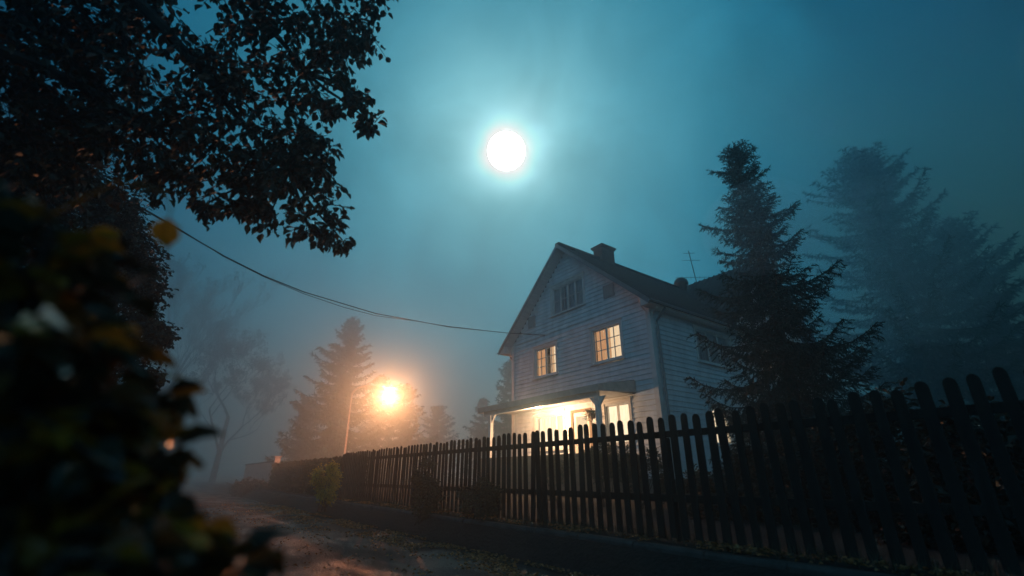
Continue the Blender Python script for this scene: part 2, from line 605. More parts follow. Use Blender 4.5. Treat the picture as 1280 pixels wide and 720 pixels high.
# wing
WX1, WYR, WH = HX1, 20.8, 3.35
wslope = (AZ - 0.05 - EZ) / WH
wr = MB()
wz = rz + .28
for sgn in (-1, 1):
    slab_roof(wr, WYR + sgn * 0.001, wz, sgn * (WH + 0.4), wslope, HXM + 0.1, WX1 + 0.45, axis='x')
    d = WH + .4
    for k in range(14):
        x = HX1 - 3.2 + k * 0.27
        p = [(WYR + sgn * .03, wz + .005), (WYR + sgn * d, wz + .005 - d * wslope), (WYR + sgn * d, wz + .04 - d * wslope), (WYR + sgn * .03, wz + .04)]
        wr.prism(p, 'x', x - .02, x + .02)
wr.build('wing_roof', M['roof'], house)
ww = MB()
wg = lambda u, d, z: (HX1 + d, u, z)
W_WING = (19.25, 20.35, 4.75, 6.0)
siding(ww, WYR - WH, WYR + WH, EZ + .05, AZ + .1, [], wg, top=lambda z: (WYR - WH + (z - EZ) / wslope, WYR + WH - (z - EZ) / wslope))
ww.build('gable_wall', M['siding'], house)
# soffit under the front verge and bargeboards
sf = MB()
for sgn in (-1, 1):
    d = half + OV - 0.02
    zt = rz - 0.135
    p = [(HXM, zt), (HXM + sgn * d, zt - d * SL), (HXM + sgn * d, zt - d * SL - 0.03), (HXM, zt - 0.03)]
    if sgn < 0: p = p[::-1]
    sf.prism(p, 'y', HY - VO + 0.03, HY - 0.03)
    q = [(HXM + sgn * (half + 0.05), zt - (half + .05) * SL - .03), (HXM + sgn * d, zt - d * SL - 0.03), (HXM + sgn * d, zt - d * SL - 0.055), (HXM + sgn * (half + 0.05), zt - d * SL - 0.055)]
    if sgn < 0: q = q[::-1]
    sf.prism(q, 'y', HY - VO + 0.03, HY1 + VO - 0.03)
sf.build('soffit', M['soffit'], house)
for sgn in (-1, 1):
    d = half + OV
    p = [(HXM, rz - 0.005), (HXM + sgn * d, rz - 0.005 - d * SL), (HXM + sgn * d, rz - d * SL - 0.2), (HXM, rz - 0.2)]
    if sgn < 0: p = p[::-1]
    for (a, b_) in ((HY - VO - 0.032, HY - VO - 0.003), (HY1 + VO + .003, HY1 + VO + .03)):
        bb = MB()
        bb.prism(p, 'y', a, b_)
        bb.build('bargeboard', M['barge'], house)
# gutters
gz = rz - (half + OV) * SL - 0.07
for sgn in (-1, 1):
    g = MB()
    gx = HXM + sgn * (half + OV + 0.065)
    arc = [(gx + 0.06 * math.cos(a), gz + 0.06 * math.sin(a)) for a in [PI + i * PI / 8 for i in range(9)]]
    arc += [(gx + 0.05 * math.cos(a), gz + 0.05 * math.sin(a)) for a in [2 * PI - i * PI / 8 for i in range(9)]]
    g.prism(arc, 'y', HY - VO - 0.05, HY1 + 0.4 if sgn < 0 else WYR - WH - .3)
    g.build('gutter', M['gutter'], house)
    dp = MB()
    yb = HY + 0.22
    wx = HX1 + 0.11 if sgn > 0 else HX0 - 0.11
    dp.tube([(gx, yb, gz - 0.04), (gx, yb, gz - 0.14), (wx, yb, gz - 0.5), (wx, yb, gz - 0.7), (wx, yb, 1.0), (wx + sgn * 0.08, yb, 0.75)], 0.04, 8)
    dp.build('downpipe', M['gutter'], house, smooth=True)
# scroll brackets at the front eave corner
for sgn in (-1, 1):
    br = MB()
    for y in (HY + 0.05,):
        x0 = HX1 if sgn > 0 else HX0
        pts = [(x0 + sgn * .03, y, EZ - .75), (x0 + sgn * .1, y, EZ - .5), (x0 + sgn * .28, y, EZ - .38), (x0 + sgn * .4, y, EZ - .3)]
        br.tube(pts, 0.03, 6)
    pts = [(x0 - sgn * .05, HY - .04, EZ - .7), (x0 - sgn * .05, HY - .12, EZ - .45), (x0 - sgn * .05, HY - .3, EZ - .32), (x0 - sgn * .05, HY - .42, EZ - .1)]
    br.tube(pts, 0.03, 6)
    br.build('eave_bracket', M['trim'], house)
# chimney
ch = MB()
cx0, cx1, cy0, cy1 = HXM - 0.27, HXM + 0.27, 14.2, 15.0
ch.box(cx0, cx1, cy0, cy1, AZ - 0.7, AZ + 0.70)
ch.box(cx0 - .05, cx1 + .05, cy0 - .05, cy1 + .05, AZ + 0.702, AZ + 0.76)
ch.box(cx0 - .085, cx1 + .085, cy0 - .085, cy1 + .085, AZ + 0.762, AZ + 0.84)
ch.build('chimney', M['brick'], roof, bevel=0.012)
# round roof vent and aerial
ve = MB()
vc = (HXM + 0.1, 20.35, rz - 0.05)
ve.lathe([(0.24, -0.3), (0.24, 0.25), (0.36, 0.27), (0.37, 0.36), (0.33, 0.5), (0.22, 0.62), (0.08, 0.68), (0.01, 0.69)], vc)
ve.build('roof_vent', M['darkmetal'], roof, smooth=True)
ae = MB()
ab = Vector((-12.2, 21.2, rz - .6))
top = ab + Vector((-.25, 0, 3.0))
ae.tube([ab, top], 0.022, 6)
for t, L_ in ((0.45, 1.0), (0.8, 0.45), (0.95, .3)):
    c = ab.lerp(top, t)
    dv = Vector((0.75, 0.5, -0.12)).normalized()
    ae.tube([c - dv * L_, c + dv * L_], 0.012, 5)
c = ab.lerp(top, .45)
for k in range(-4, 5):
    q = c + Vector((0.75, 0.5, -0.12)).normalized() * k * .22
    ae.tube([q - Vector((-.5, .75, 0)) * .25, q + Vector((-.5, .75, 0)) * .25], 0.007, 4)
ae.build('aerial', M['darkmetal'], roof)


def window(rect, put, cols, rows, cur, groups=2, name='window', frame_w=0.07, sill=True, curtain_split=None):
    u0, u1, z0, z1 = rect

    def bx(mb, a, b, d0, d1, c, e):
        b0 = len(mb.v)
        for (u, d, z) in ((a, d0, c), (b, d0, c), (b, d1, c), (a, d1, c), (a, d0, e), (b, d0, e), (b, d1, e), (a, d1, e)):
            mb.v.append(put(u, d, z))
        mb.f += [tuple(b0 + i for i in q) for q in ((0, 3, 2, 1), (4, 5, 6, 7), (0, 1, 5, 4), (1, 2, 6, 5), (2, 3, 7, 6), (3, 0, 4, 7))]
    f = MB()
    cw = 0.085
    # casing proud of the siding
    bx(f, u0 - cw, u0, -0.02, 0.05, z0 - 0.02, z1 + cw)
    bx(f, u1, u1 + cw, -0.02, 0.05, z0 - 0.02, z1 + cw)
    bx(f, u0, u1, -0.02, 0.047, z1, z1 + cw)
    bx(f, u0 - cw - .03, u1 + cw + .03, -0.018, 0.085, z1 + cw + .002, z1 + cw + .04)
    # box reveals
    bx(f, u0 + .001, u0 + 0.045, -0.16, 0.02, z0 + .002, z1 - .002)
    bx(f, u1 - 0.045, u1 - .001, -0.16, 0.02, z0 + .002, z1 - .002)
    bx(f, u0 + 0.045, u1 - 0.045, -0.16, 0.018, z1 - 0.05, z1 - .002)
    bx(f, u0 + 0.045, u1 - 0.045, -0.16, 0.018, z0 + .002, z0 + 0.05)
    fo = f.build(name, M['trim'], house)
    # sashes
    s = MB()
    gw = (u1 - u0 - 0.09) / groups
    for g in range(groups):
        a = u0 + 0.045 + g * gw
        b = a + gw
        st = 0.042
        bx(s, a + .001, a + st, -0.075, -0.03, z0 + .05, z1 - .05)
        bx(s, b - st, b - .001, -0.075, -0.03, z0 + .05, z1 - .05)
        bx(s, a + st, b - st, -0.074, -0.031, z1 - .05 - st, z1 - .052)
        bx(s, a + st, b - st, -0.074, -0.031, z0 + .052, z0 + .05 + st)
        iu0, iu1, iz0, iz1 = a + st, b - st, z0 + .05 + st, z1 - .05 - st
        for k in range(1, cols):
            x = iu0 + (iu1 - iu0) * k / cols
            bx(s, x - .013, x + .013, -0.068, -0.036, iz0, iz1)
        for k in range(1, rows):
            z = iz0 + (iz1 - iz0) * k / rows
            bx(s, iu0, iu1, -0.065, -0.039, z - .012, z + .012)
    s.build('sash', M['trim'], fo)
    p = MB()
    b0 = len(p.v)
    p.v += [put(u0 + .05, -.052, z0 + .06), put(u1 - .05, -.052, z0 + .06), put(u1 - .05, -.052, z1 - .06), put(u0 + .05, -.052, z1 - .06)]
    p.f.append((0, 1, 2, 3))
    p.build('pane', M['glass'], fo)
    # curtain(s) with folds
    parts = curtain_split or [(0, 1, cur, 0.22)]
    for (ta, tb, mm, dep) in parts:
        c = MB()
        ua, ub = u0 + (u1 - u0) * ta, u0 + (u1 - u0) * tb
        n = max(8, int((ub - ua) / 0.02))
        for i in range(n + 1):
            u = ua + (ub - ua) * i / n
            d = -dep - 0.018 * math.sin(u * 46) - 0.01 * math.sin(u * 83 + 1)
            c.v += [put(u, d, z0 - .12), put(u, d, z1 + .12)]
        for i in range(n):
            c.f.append((2 * i, 2 * i + 2, 2 * i + 3, 2 * i + 1))
        c.build('curtain', mm, fo)
    if sill:
        sl = MB()
        bx(sl, u0 - .11, u1 + .11, -.02, .12, z0 - .055, z0 - .0215)
        sl.build('sill', M['trim'], fo)
    return fo


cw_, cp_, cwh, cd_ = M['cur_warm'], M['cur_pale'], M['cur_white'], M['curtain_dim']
rm = emis('glowing_room_sheet', (0.9, 0.5, 0.24), (1.0, 0.62, 0.34), 0.75, 0.8)  # glowing sheet behind the glass stands in for a lit room
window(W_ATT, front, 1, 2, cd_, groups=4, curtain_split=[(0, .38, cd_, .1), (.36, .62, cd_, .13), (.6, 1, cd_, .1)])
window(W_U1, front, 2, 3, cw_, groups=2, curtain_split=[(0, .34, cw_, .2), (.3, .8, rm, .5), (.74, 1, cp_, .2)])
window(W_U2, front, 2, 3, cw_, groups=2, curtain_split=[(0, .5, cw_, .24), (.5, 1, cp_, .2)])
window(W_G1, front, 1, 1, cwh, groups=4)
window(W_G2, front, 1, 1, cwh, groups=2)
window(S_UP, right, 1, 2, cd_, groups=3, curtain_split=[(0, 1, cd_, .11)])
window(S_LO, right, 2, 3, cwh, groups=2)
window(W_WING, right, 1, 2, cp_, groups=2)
# small attic hatches
for (a, b_) in ((-15.35, -14.95), (-10.78, -10.35)):
    h = MB()
    h.box(a - .05, b_ + .05, HY - .055, HY - .005, 7.1, 7.62)
    h.box(a, b_, HY - .066, HY - .0555, 7.15, 7.57)
    h.build('attic_hatch', mat('hatch_paint', (.2, .21, .22), (.3, .31, .32)), house, bevel=0.004)
# front door
dr = MB()
x0, x1, z0, z1 = DOOR
dr.box(x0 + .05, x1 - .05, HY - .01, HY + .05, z0, z1 - .05)
dr.box(x0 + .14, x1 - .14, HY - .022, HY - .0105, z0 + .15, z0 + .8)
do = dr.build('door', M['door'], house, bevel=.006)
df = MB()
df.box(x0 - .06, x0 + .05, HY - .05, HY + .06, z0, z1 + .05)
df.box(x1 - .05, x1 + .06, HY - .05, HY + .06, z0, z1 + .05)
df.box(x0 + .05, x1 - .05, HY - .048, HY + .06, z1 - .048, z1 + .05)
df.build('door_frame', mat('brown_frame', (.16, .1, .06), (.24, .16, .1)), do)
dg = MB()
dg.box(x0 + .2, x1 - .2, HY - .02, HY - .0105, z0 + .98, z1 - .2)
dg.build('pane', M['cur_pale'], do)  # door pane glows itself, no lamp behind it
dh = MB()
dh.tube([(x0 + .12, HY - .01, z0 + .95), (x0 + .12, HY - .06, z0 + .95), (x0 + .22, HY - .06, z0 + .95)], .01, 6)
dh.build('handle', M['metal'], do)

# porch
PX0, PX1, PY = -16.55, -9.9, 10.42
PZ = 3.52     # ceiling height
pr = MB()
pts = [(PY - 0.0, PZ + 0.10), (HY - .04, PZ + 0.42), (HY - .04, PZ + .30), (PY, PZ + 0.0)]
pr.prism(pts[::-1], 'x', PX0 - .1, PX1 + .1)
porch_roof = pr.build('porch_roof', M['roof'], house)
ps = MB()
ps.box(PX0, PX1, PY + .05, HY - .03, PZ - .035, PZ - .005)
for k in range(19):
    y = PY + .12 + k * .09
    ps.box(PX0 + .01, PX1 - .01, y, y + .075, PZ - .042, PZ - .0352)
ps.build('porch_ceiling', M['soffit'], house)
pf = MB()
pf.box(PX0 - .1, PX1 + .1, PY - .028, PY - .002, PZ - .11, PZ + .1)
for x in (PX0 - .128, PX1 + .102):
    pf.prism([(PY - .02, PZ - .11), (HY - .04, PZ - .0), (HY - .04, PZ + .4), (PY - .02, PZ + .1)], 'x', x, x + .026)
pf.build('porch_fascia', mat('fascia_paint', (.3, .27, .25), (.45, .41, .38), 4, .6), house)
pbm = MB()
pbm.box(PX0 + .12, PX1 - .08, PY + .12, PY + .24, PZ - .24, PZ - .044)
pbm.build('porch_beam', M['trim'], house)
for x in (-15.95, -10.02):
    p_ = MB()
    p_.box(x - .07, x + .07, PY + .11, PY + .25, FLOOR, PZ - .242)
    p_.box(x - .095, x + .095, PY + .085, PY + .275, FLOOR, FLOOR + .18)
    p_.box(x - .09, x + .09, PY + .09, PY + .27, PZ - .34, PZ - .25)
    for s_ in (-1, 1):
        p_.prism([(x + s_ * .071, PZ - .25), (x + s_ * .33, PZ - .25), (x + s_ * .071, PZ - .55)][::s_], 'y', PY + .15, PY + .21)
    p_.build('porch_post', M['trim'], house, bevel=.006)
dk = MB()
dk.box(PX0, PX1, PY + .06, HY - .04, FLOOR - .1, FLOOR - .02)
dk.build('porch_deck', M['deck'], house)
bl = MB()
x = PX0 + .02
while x < PX1 - .12:
    bl.box(x, x + .118, PY + .055, PY + .085, ZG - .05, 1.6)
    x += .124
for yy in (PX0, PX1 - .03):
    y = PY + .1
    while y < HY - .16:
        bl.box(yy, yy + .028, y, y + .115, ZG - .05, 1.6)
        y += .124
bl.box(PX0 - .03, PX1 + .03, PY + .03, PY + .12, 1.603, 1.65)
bl.build('porch_balustrade', M['brownboard'], house)
pl = MB()
LPX, LPY = at_y(673, 503, 10.95).x, 10.95
pl.lathe([(0.10, 0), (0.24, -0.02), (0.25, -0.05), (0.10, -.06)], (LPX, LPY, PZ - .043))
plo = pl.build('porch_lamp', M['metal'], house)
pg = MB()
pg.lathe([(0.20, -.055), (0.19, -.1), (0.12, -.15), (0.04, -.17), (0.005, -.172)], (LPX, LPY, PZ - .05))
pg.build('lamp_globe', M['porchbulb'], plo, smooth=True)


def point(name, loc, power, color, radius):
    l = bpy.data.lights.new(name, 'POINT')
    l.energy = power
    l.color = color
    l.shadow_soft_size = radius
    o = bpy.data.objects.new(name, l)
    o.location = loc
    col.objects.link(o)
    return o


point('porch_light', (LPX, LPY, PZ - .40), 400, (1.0, 0.60, 0.32), 0.1)

# ------------------------------------------------------------------ picket fence
FY = 4.8
fence = empty('picket_fence', (0, 0, 0), 'long dark weathered wooden picket fence with rounded tops along the road', 'fence')
ZB = ZG + 0.02
PH = 1.66 - ZB


def picket_mesh(k):
    r = random.Random(k)
    mb = MB()
    w = 0.042 + r.uniform(-.005, .004)
    hh = PH + r.uniform(-.025, .022)
    pts = [(-w, 0), (w, 0), (w + r.uniform(-.002, .002), hh - .062)]
    for i in range(1, 8):
        a = PI * i / 8
        pts.append((w * math.cos(a), hh - .062 + .062 * math.sin(a) ** .8))
    pts.append((-w, hh - .062))
    mb.prism(pts, 'y', -.022, 0)
    me = bpy.data.meshes.new('picket')
    me.from_pydata(mb.v, [], mb.f)
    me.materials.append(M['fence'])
    return me


pm = [picket_mesh(i) for i in range(12)]
xs_ = []
x = 1.6
while x > -15.75:
    xs_.append(x + rnd.uniform(-.006, .006))
    x -= 0.1555
cut = 8      # nearest to the frame start outside of view on the right
near = [q for q in xs_ if True]
# the hundred pickets that show largest are parts of their own
solo = sorted(near, key=lambda q: abs(q + 1.0))[:100]
rest = [q for q in near if q not in solo]
for i, q in enumerate(solo):
    o = bpy.data.objects.new('picket', pm[i * 5 % 12])
    o.location = (q, FY, ZB + rnd.uniform(-.012, .012) + (0.06 if q > -1.4 else 0) * min(1, (q + 1.4)))
    o.rotation_euler = (rnd.uniform(-.012, .012), max(-.02, min(.02, rnd.gauss(0, .009))), rnd.uniform(-.03, .03))
    o.parent = fence
    col.objects.link(o)
rp_ = MB()
for i, q in enumerate(rest):
    me = pm[i % 7]
    b0 = len(rp_.v)
    t = rnd.gauss(0, .01)
    for v_ in me.vertices:
        rp_.v.append((q + v_.co.x + v_.co.z * t, FY + v_.co.y, ZB + v_.co.z))
    for p_ in me.polygons:
        rp_.f.append(tuple(b0 + j for j in p_.vertices))
if rest:
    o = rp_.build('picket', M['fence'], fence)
    o['kind'] = 'stuff'
for z in (1.455, 0.77):
    x = 1.8
    while x > -15.6:
        r_ = MB()
        xe = max(x - 2.35, -15.8)
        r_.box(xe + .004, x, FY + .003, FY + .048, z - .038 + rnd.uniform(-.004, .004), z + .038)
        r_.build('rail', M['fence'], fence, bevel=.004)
        x = xe
x = 1.2
while x > -15.9:
    p_ = MB()
    xp = min(xs_, key=lambda q: abs(q - x))
    p_.box(xp - .026, xp + .022, FY + .05, FY + .10, 0.1, 1.42)
    p_.build('post', M['fence'], fence, bevel=.006)
    x -= 2.35

# ------------------------------------------------------------------ street lamp
LY = 10.8
LB = at_y(428, 590, LY)
LT = at_y(440, 492, LY)
LH = at_y(487, 490, LY)
lamp = empty('street_lamp', (LB.x, LY, ZG), 'slim leaning street lamp with a curved arm glowing orange in the fog', 'street lamp')
lamp.location = (0, 0, 0)
mb = MB()
lx = LB.x
mb.tube([(lx, LY, ZG - .1), (lx, LY, ZG + .9)], .09, 10)
mb.tube([(lx, LY, ZG + .9), (lx + (LT.x - LB.x) * .4, LY, 3), (LT.x, LY, LT.z - .1)], [.075, .065, .05], 10)
mb.build('pole', M['lampmetal'], lamp, smooth=True)
mb = MB()
A = Vector((LT.x, LY, LT.z - .12))
B = Vector((LH.x - .42, LY, LH.z + .40))
pts = bez(A, Vector((LT.x + .5, LY, LT.z + .75)), B, 12)
mb.tube(pts, .07, 8)
mb.build('arm', M['lampmetal'], lamp, smooth=True)
mb = MB()
hc = Vector((LH.x, LY, LH.z + .30))
mb.lathe([(0.03, .15), (.15, .12), (.28, .03), (.37, -.04), (.38, -.07), (.34, -.07)], hc)
mb.tube([B, hc + Vector((0, 0, .09))], .04, 8)
mb.build('lamp_head', M['metal'], lamp, smooth=True)
mb = MB()
mb.lathe([(.02, -.37)] + [(.25 * math.sin(a), -.12 - .25 * math.cos(a)) for a in [PI * k / 10 for k in range(1, 8)]] + [(.2, -.072)], hc, 20)
mb.build('globe', M['bulb'], lamp, smooth=True)
lamp_pos = Vector((hc.x, LY, hc.z - .6))
point('street_light', lamp_pos, 3300, (1.0, 0.34, 0.13), 0.12)

# ------------------------------------------------------------------ cable
Aw = at_y(680, 419.5, HY - .06)
cable_pts_px = [(632, 416, 18.5), (560, 408.5, 16.9), (520, 401, 16), (470, 392, 15), (430, 380, 14.3), (380, 365, 13.6), (330, 345, 13), (280, 320, 12.5), (225, 288, 12), (185, 265, 11.7), (150, 246, 11.5), (60, 190, 11.2), (-120, 60, 11)]
pts = [Aw + Vector((0, .05, 0)), Aw] + [at_dist(*c) for c in cable_pts_px]
cab = MB()
cab.tube(pts, .014, 6)
o = cab.build('overhead_cable', M['cable'], None)
tag(o, 'thin dark overhead cable sagging from the tree to the front wall of the house', 'cable')
cab = MB()
pts2 = [pts[2] + Vector((0, 0, .02))]
off = [0, .02, -.01, -.07, -.10, -.05, -.02, -.015, .02, .02, .02, .02, .02]
pts2 = [p + Vector((0, 0, off[i])) for i, p in enumerate(pts[2:])]
cab.tube([Aw + Vector((.05, .05, .03)), Aw + Vector((.05, 0, .03))] + pts2, .009, 6)
o = cab.build('overhead_cable', M['cable'], None)
tag(o, 'thinner second strand looping loosely just under the main overhead cable', 'cable')


# ------------------------------------------------------------------ spruces
def spruce(base, H, Rm, seed, label, group=None, twig_gap=.1, needle=.035, nstep=.04, zlow=.06, levels=.27, per=6, droop=1.0, power=.8, nw=.011, trunk_r=.16):
    r = random.Random(seed)
    e = empty('spruce_tree', (0, 0, 0), label, 'tree', group)
    tb = MB()
    bx_, by_, bz_ = base
    tp = []
    rr = []
    for i in range(9):
        t = i / 8
        tp.append((bx_ + .08 * math.sin(i + seed), by_ + .06 * math.cos(i * 1.3), bz_ - .1 + (H + .1) * t))
        rr.append(trunk_r * (1 - t) ** .9 + .008)
    tb.tube(tp, rr, 8)
    nb = MB()
    bw = MB()
    z = H * zlow
    while z < H * .985:
        t = z / H
        Rz = Rm * (1 - t) ** power * (0.62 + .58 * r.random()) + .1
        n = per if t < .8 else max(4, per - 1)
        a0 = r.random() * 6.28
        for k in range(n):
            a = a0 + 2 * PI * k / n + r.uniform(-.25, .25)
            L = Rz * r.uniform(.68, 1.12)
            if r.random() < .07: L *= .5
            out = Vector((math.cos(a), math.sin(a), 0))
            st = Vector((bx_, by_, bz_ + z + r.uniform(-.12, .12)))
            up0 = (.75 if t > .8 else .15 + .35 * t - .45 * (1 - t)) * droop
            dip = -.32 * L * (1 - t) * droop
            pts = []
            ns = 7
            for i in range(ns + 1):
                s_ = i / ns
                zz = up0 * L * s_ * (1 - .35 * s_) + dip * math.sin(s_ * PI * .75) + .16 * L * s_ ** 3
                pts.append(st + out * L * s_ + Vector((0, 0, zz)) + rv(r) * .02)
            bw.tube(pts, [.022 * (1 - .8 * i / ns) * (0.6 + L * .4) for i in range(ns + 1)], 4, cap=False)
            # twigs
            d = L * .06
            while d < L:
                s_ = d / L
                i = min(ns - 1, int(s_ * ns))
                fr = s_ * ns - i
                p = pts[i].lerp(pts[i + 1], fr)
                ax = (pts[i + 1] - pts[i]).normalized()
                sd = ax.cross(Vector((0, 0, 1))).normalized()
                for sg in (-1, 1):
                    tl = (min(.62, .42 * L) * (1 - s_ * .75) + .08) * r.uniform(.6, 1.2)
                    dr_ = (ax * r.uniform(.45, .8) + sd * sg * r.uniform(.4, .8) + Vector((0, 0, -r.uniform(.25, 1.0) * (1.1 - t) - .05))).normalized()
                    q = p + dr_ * tl + Vector((0, 0, -.25 * tl * (1 - t)))
                    mid = (p + q) / 2 + dr_ * .02 + Vector((0, 0, .06 * tl))
                    nn = max(3, int(tl / nstep))
                    for j in range(nn):
                        u = j / nn
                        c0 = (p * (1 - u) + mid * u) * (1 - u) + (mid * (1 - u) + q * u) * u
                        nd_ = (dr_ * .8 + rv(r) * .9 + Vector((0, 0, -.25))).normalized()
                        sz = needle * r.uniform(.7, 1.3) * (1.25 - .5 * u)
                        wv = nd_.cross(rv(r)).normalized() * nw
                        nb.tri(c0 - wv, c0 + wv, c0 + nd_ * sz * 1.5)
                        nd2 = (dr_ * .5 - nd_ * .3 + rv(r) * .5).normalized()
                        nb.tri(c0 - wv * .9, c0 + wv * .9, c0 + nd2 * sz * 1.3)
                d += twig_gap * r.uniform(.75, 1.25)
            # needles along the branch itself
            for j in range(int(L / nstep)):
                s_ = j * nstep / L
                i = min(ns - 1, int(s_ * ns))
                c0 = pts[i].lerp(pts[i + 1], s_ * ns - i)
                nd_ = (out * .6 + rv(r)).normalized()
                wv = nd_.cross(rv(r)).normalized() * nw
                nb.tri(c0 - wv, c0 + wv, c0 + nd_ * needle * 1.6)
        z += levels * r.uniform(.75, 1.2) * (1 if t < .8 else .6)
    # leader
    topv = Vector((bx_, by_, bz_ + H))
    for j in range(60):
        c0 = topv - Vector((0, 0, j * .012))
        nd_ = (Vector((0, 0, .6)) + rv(r)).normalized()
        wv = nd_.cross(rv(r)).normalized() * nw
        nb.tri(c0 - wv, c0 + wv, c0 + nd_ * needle * 2)
    t_ = tb.build('trunk', M['bark'], e, smooth=True)
    bw.build('branches', M['twig'], t_)
    nb.build('crown', M['needle'], e)
    return e


b1 = at_y(1014, 600, 11.0)
spruce((b1.x, 11.0, ZG), 9.2, 2.1, 5, 'tall dark spruce with drooping boughs beside the right wall of the house', 'spruces beside the house', twig_gap=.06, needle=.06, nstep=.03, levels=.31, per=7, power=.68, zlow=.07, nw=.014, droop=1.25)
b2 = at_y(1212, 600, 28)
spruce((b2.x, 28, ZG), 17.6, 7.4, 9, 'broad misty spruce standing second from the house wall', 'spruces beside the house', twig_gap=.2, needle=.15, nstep=.09, levels=.6, per=8, power=.7, nw=.04, trunk_r=.25)
b3 = at_y(1320, 600, 31)
spruce((b3.x, 31, ZG), 13.2, 6.2, 21, 'lower faint spruce at the right end of the row, mostly lost in mist', 'spruces beside the house', twig_gap=.22, needle=.17, nstep=.1, levels=.65, per=8, power=.75, nw=.045, trunk_r=.25)


def gnd(px, d):
    v = ray(px, 595)
    h = Vector((v.x, v.y, 0)).normalized() * d
    return h.x, h.y


def far_spruce(px, topy, d, Rm, seed, label):
    v = ray(px, topy)
    hl = math.hypot(v.x, v.y)
    H = 1.0 + v.z / hl * d - ZG
    x, y = v.x / hl * d, v.y / hl * d
    spruce((x, y, ZG), H, Rm, seed, label, 'spruces in the fog beyond the street lamp', twig_gap=.24, needle=.2, nstep=.12, levels=.5, per=8, power=.72, nw=.055, trunk_r=.22, zlow=.04)


far_spruce(441, 398, 42, 5.6, 31, 'tall pointed spruce in orange fog directly left of the street lamp')
far_spruce(385, 500, 46, 3.2, 32, 'small blurred spruce at the left foot of the tall pointed one')
far_spruce(507, 482, 44, 4.2, 33, 'rounded hazy spruce directly right of the glowing street lamp')
far_spruce(478, 470, 50, 3.6, 34, 'hazy spruce behind the glow between the tall and the rounded one')
far_spruce(548, 508, 52, 4.4, 35, 'faint low spruce midway between the lamp and the house')
far_spruce(640, 448, 42, 4.0, 36, 'grey misty spruce just left of the house behind the porch roof')
far_spruce(604, 500, 46, 3.2, 37, 'smaller misty spruce left of the porch roof end')


# ------------------------------------------------------------------ bare trees in the fog (left)
def bare_tree(px, topy, d, seed, label, spread=.5, leafy=0, lm=None):
    r = random.Random(seed)
    v = ray(px, topy)
    hl = math.hypot(v.x, v.y)
    H = (1.0 + v.z / hl * d - ZG) * 1.3
    x, y = v.x / hl * d, v.y / hl * d
    e = empty('bare_tree', (0, 0, 0), label, 'tree', 'bare trees in the fog at the end of the road')
    tb = MB()
    cb_ = MB()
    lb = MB()

    def grow(p, dr_, L, rad, depth, mb):
        pts = [p]
        rr = [rad]
        n = 4
        for i in range(n):
            dr_ = (dr_ + rv(r) * (.22 if depth < 6 else .07) + Vector((0, 0, .06))).normalized()
            p = p + dr_ * L / n
            pts.append(p)
            rr.append(rad * (1 - .45 * (i + 1) / n))
        mb.tube(pts, [max(q, .018) for q in rr], 5 if depth > 2 else 3, cap=False)
        if depth == 0:
            if leafy:
                for _ in range(leafy):
                    q = p + rv(r) * .3
                    dd = rv(r).normalized()
                    lb.leaf(q, dd, Vector((0, 0, 1)), .2, .14)
            return
        k = 3 if depth > 1 else 4
        for i in range(k):
            t = r.uniform(.35, 1) if i else 1
            idx = min(n - 1, int(t * n))
            q = pts[idx].lerp(pts[idx + 1], t * n - idx) if idx < n else pts[-1]
            nd_ = (dr_ + rv(r) * (spread + .25) + Vector((0, 0, .2))).normalized()
            grow(q, nd_, L * r.uniform(.55, .8), rr[-1] * .75, depth - 1, cb_)
    grow(Vector((x, y, ZG)), Vector((0, 0, 1)), H * .36, H * .019, 6, tb)
    # the first segment is the trunk
    tb.build('trunk', M['bark'], e)
    cb_.build('crown', M['twig'], e)
    if leafy:
        lb.build('foliage', M['leaf_left'], e)
    return e


bare_tree(243, 366, 60, 41, 'tallest bare tree with fine upswept twigs at the far left of the fog', .32, leafy=4)
bare_tree(205, 385, 58, 42, 'bare tree half hidden behind the dark leaves on the left', .55)
bare_tree(303, 436, 58, 43, 'rounder twiggy tree standing right of the tallest bare tree', .8, leafy=12)


# ------------------------------------------------------------------ leafy trees
def limb(mb, a, b, r0, r1, r, sag=.15, n=6):
    mid = (a + b) / 2 + Vector((0, 0, sag * (b - a).length)) + rv(r) * .1 * (b - a).length
    pts = bez(a, mid, b, n)
    pts = [p + rv(r) * .02 * (b - a).length / n * 2 if 0 < i < n else p for i, p in enumerate(pts)]
    mb.tube(pts, [r0 + (r1 - r0) * i / n for i in range(n + 1)], 6, cap=False)
    return pts


def cluster(lb, tb, c, rad, n_tw, r, lL, lW, per=9, hang=.5, org=None):
    """twigs radiating inside a clump, leaves along each twig"""
    for _ in range(n_tw):
        a = c + rv(r) * rad * .45
        if org is not None and r.random() < .5:
            a = org.lerp(c, r.uniform(.55, 1)) + rv(r) * rad * .3
        d = (rv(r).normalized() + Vector((0, 0, -hang * .6))).normalized()
        L = rad * r.uniform(.5, .95)
        b = a + d * L + Vector((0, 0, -hang * L * .35))
        mid = (a + b) / 2 + Vector((0, 0, .12 * L))
        pts = bez(a, mid, b, 4)
        tb.tube(pts, [.006, .005, .004, .003, .002], 3, cap=False)
        for j in range(per):
            t = (j + .6) / per
            p = (a * (1 - t) + mid * t) * (1 - t) + (mid * (1 - t) + b * t) * t
            ax = (b - a).normalized()
            sd = ax.cross(Vector((0, 0, 1)))
            if sd.length < .1: sd = Vector((1, 0, 0))
            sd.normalize()
            dd = (ax * .5 + sd * (1 if j % 2 else -1) * .7 + Vector((0, 0, -hang)) + rv(r) * .45).normalized()
            st = .25 * lL
            lb.leaf(p + dd * st, dd, rv(r) * .8 + Vector((0, 0, 1)) + sd * r.uniform(-1, 1), lL * r.uniform(.7, 1.2), lW * r.uniform(.75, 1.2), r.uniform(.1, .4))


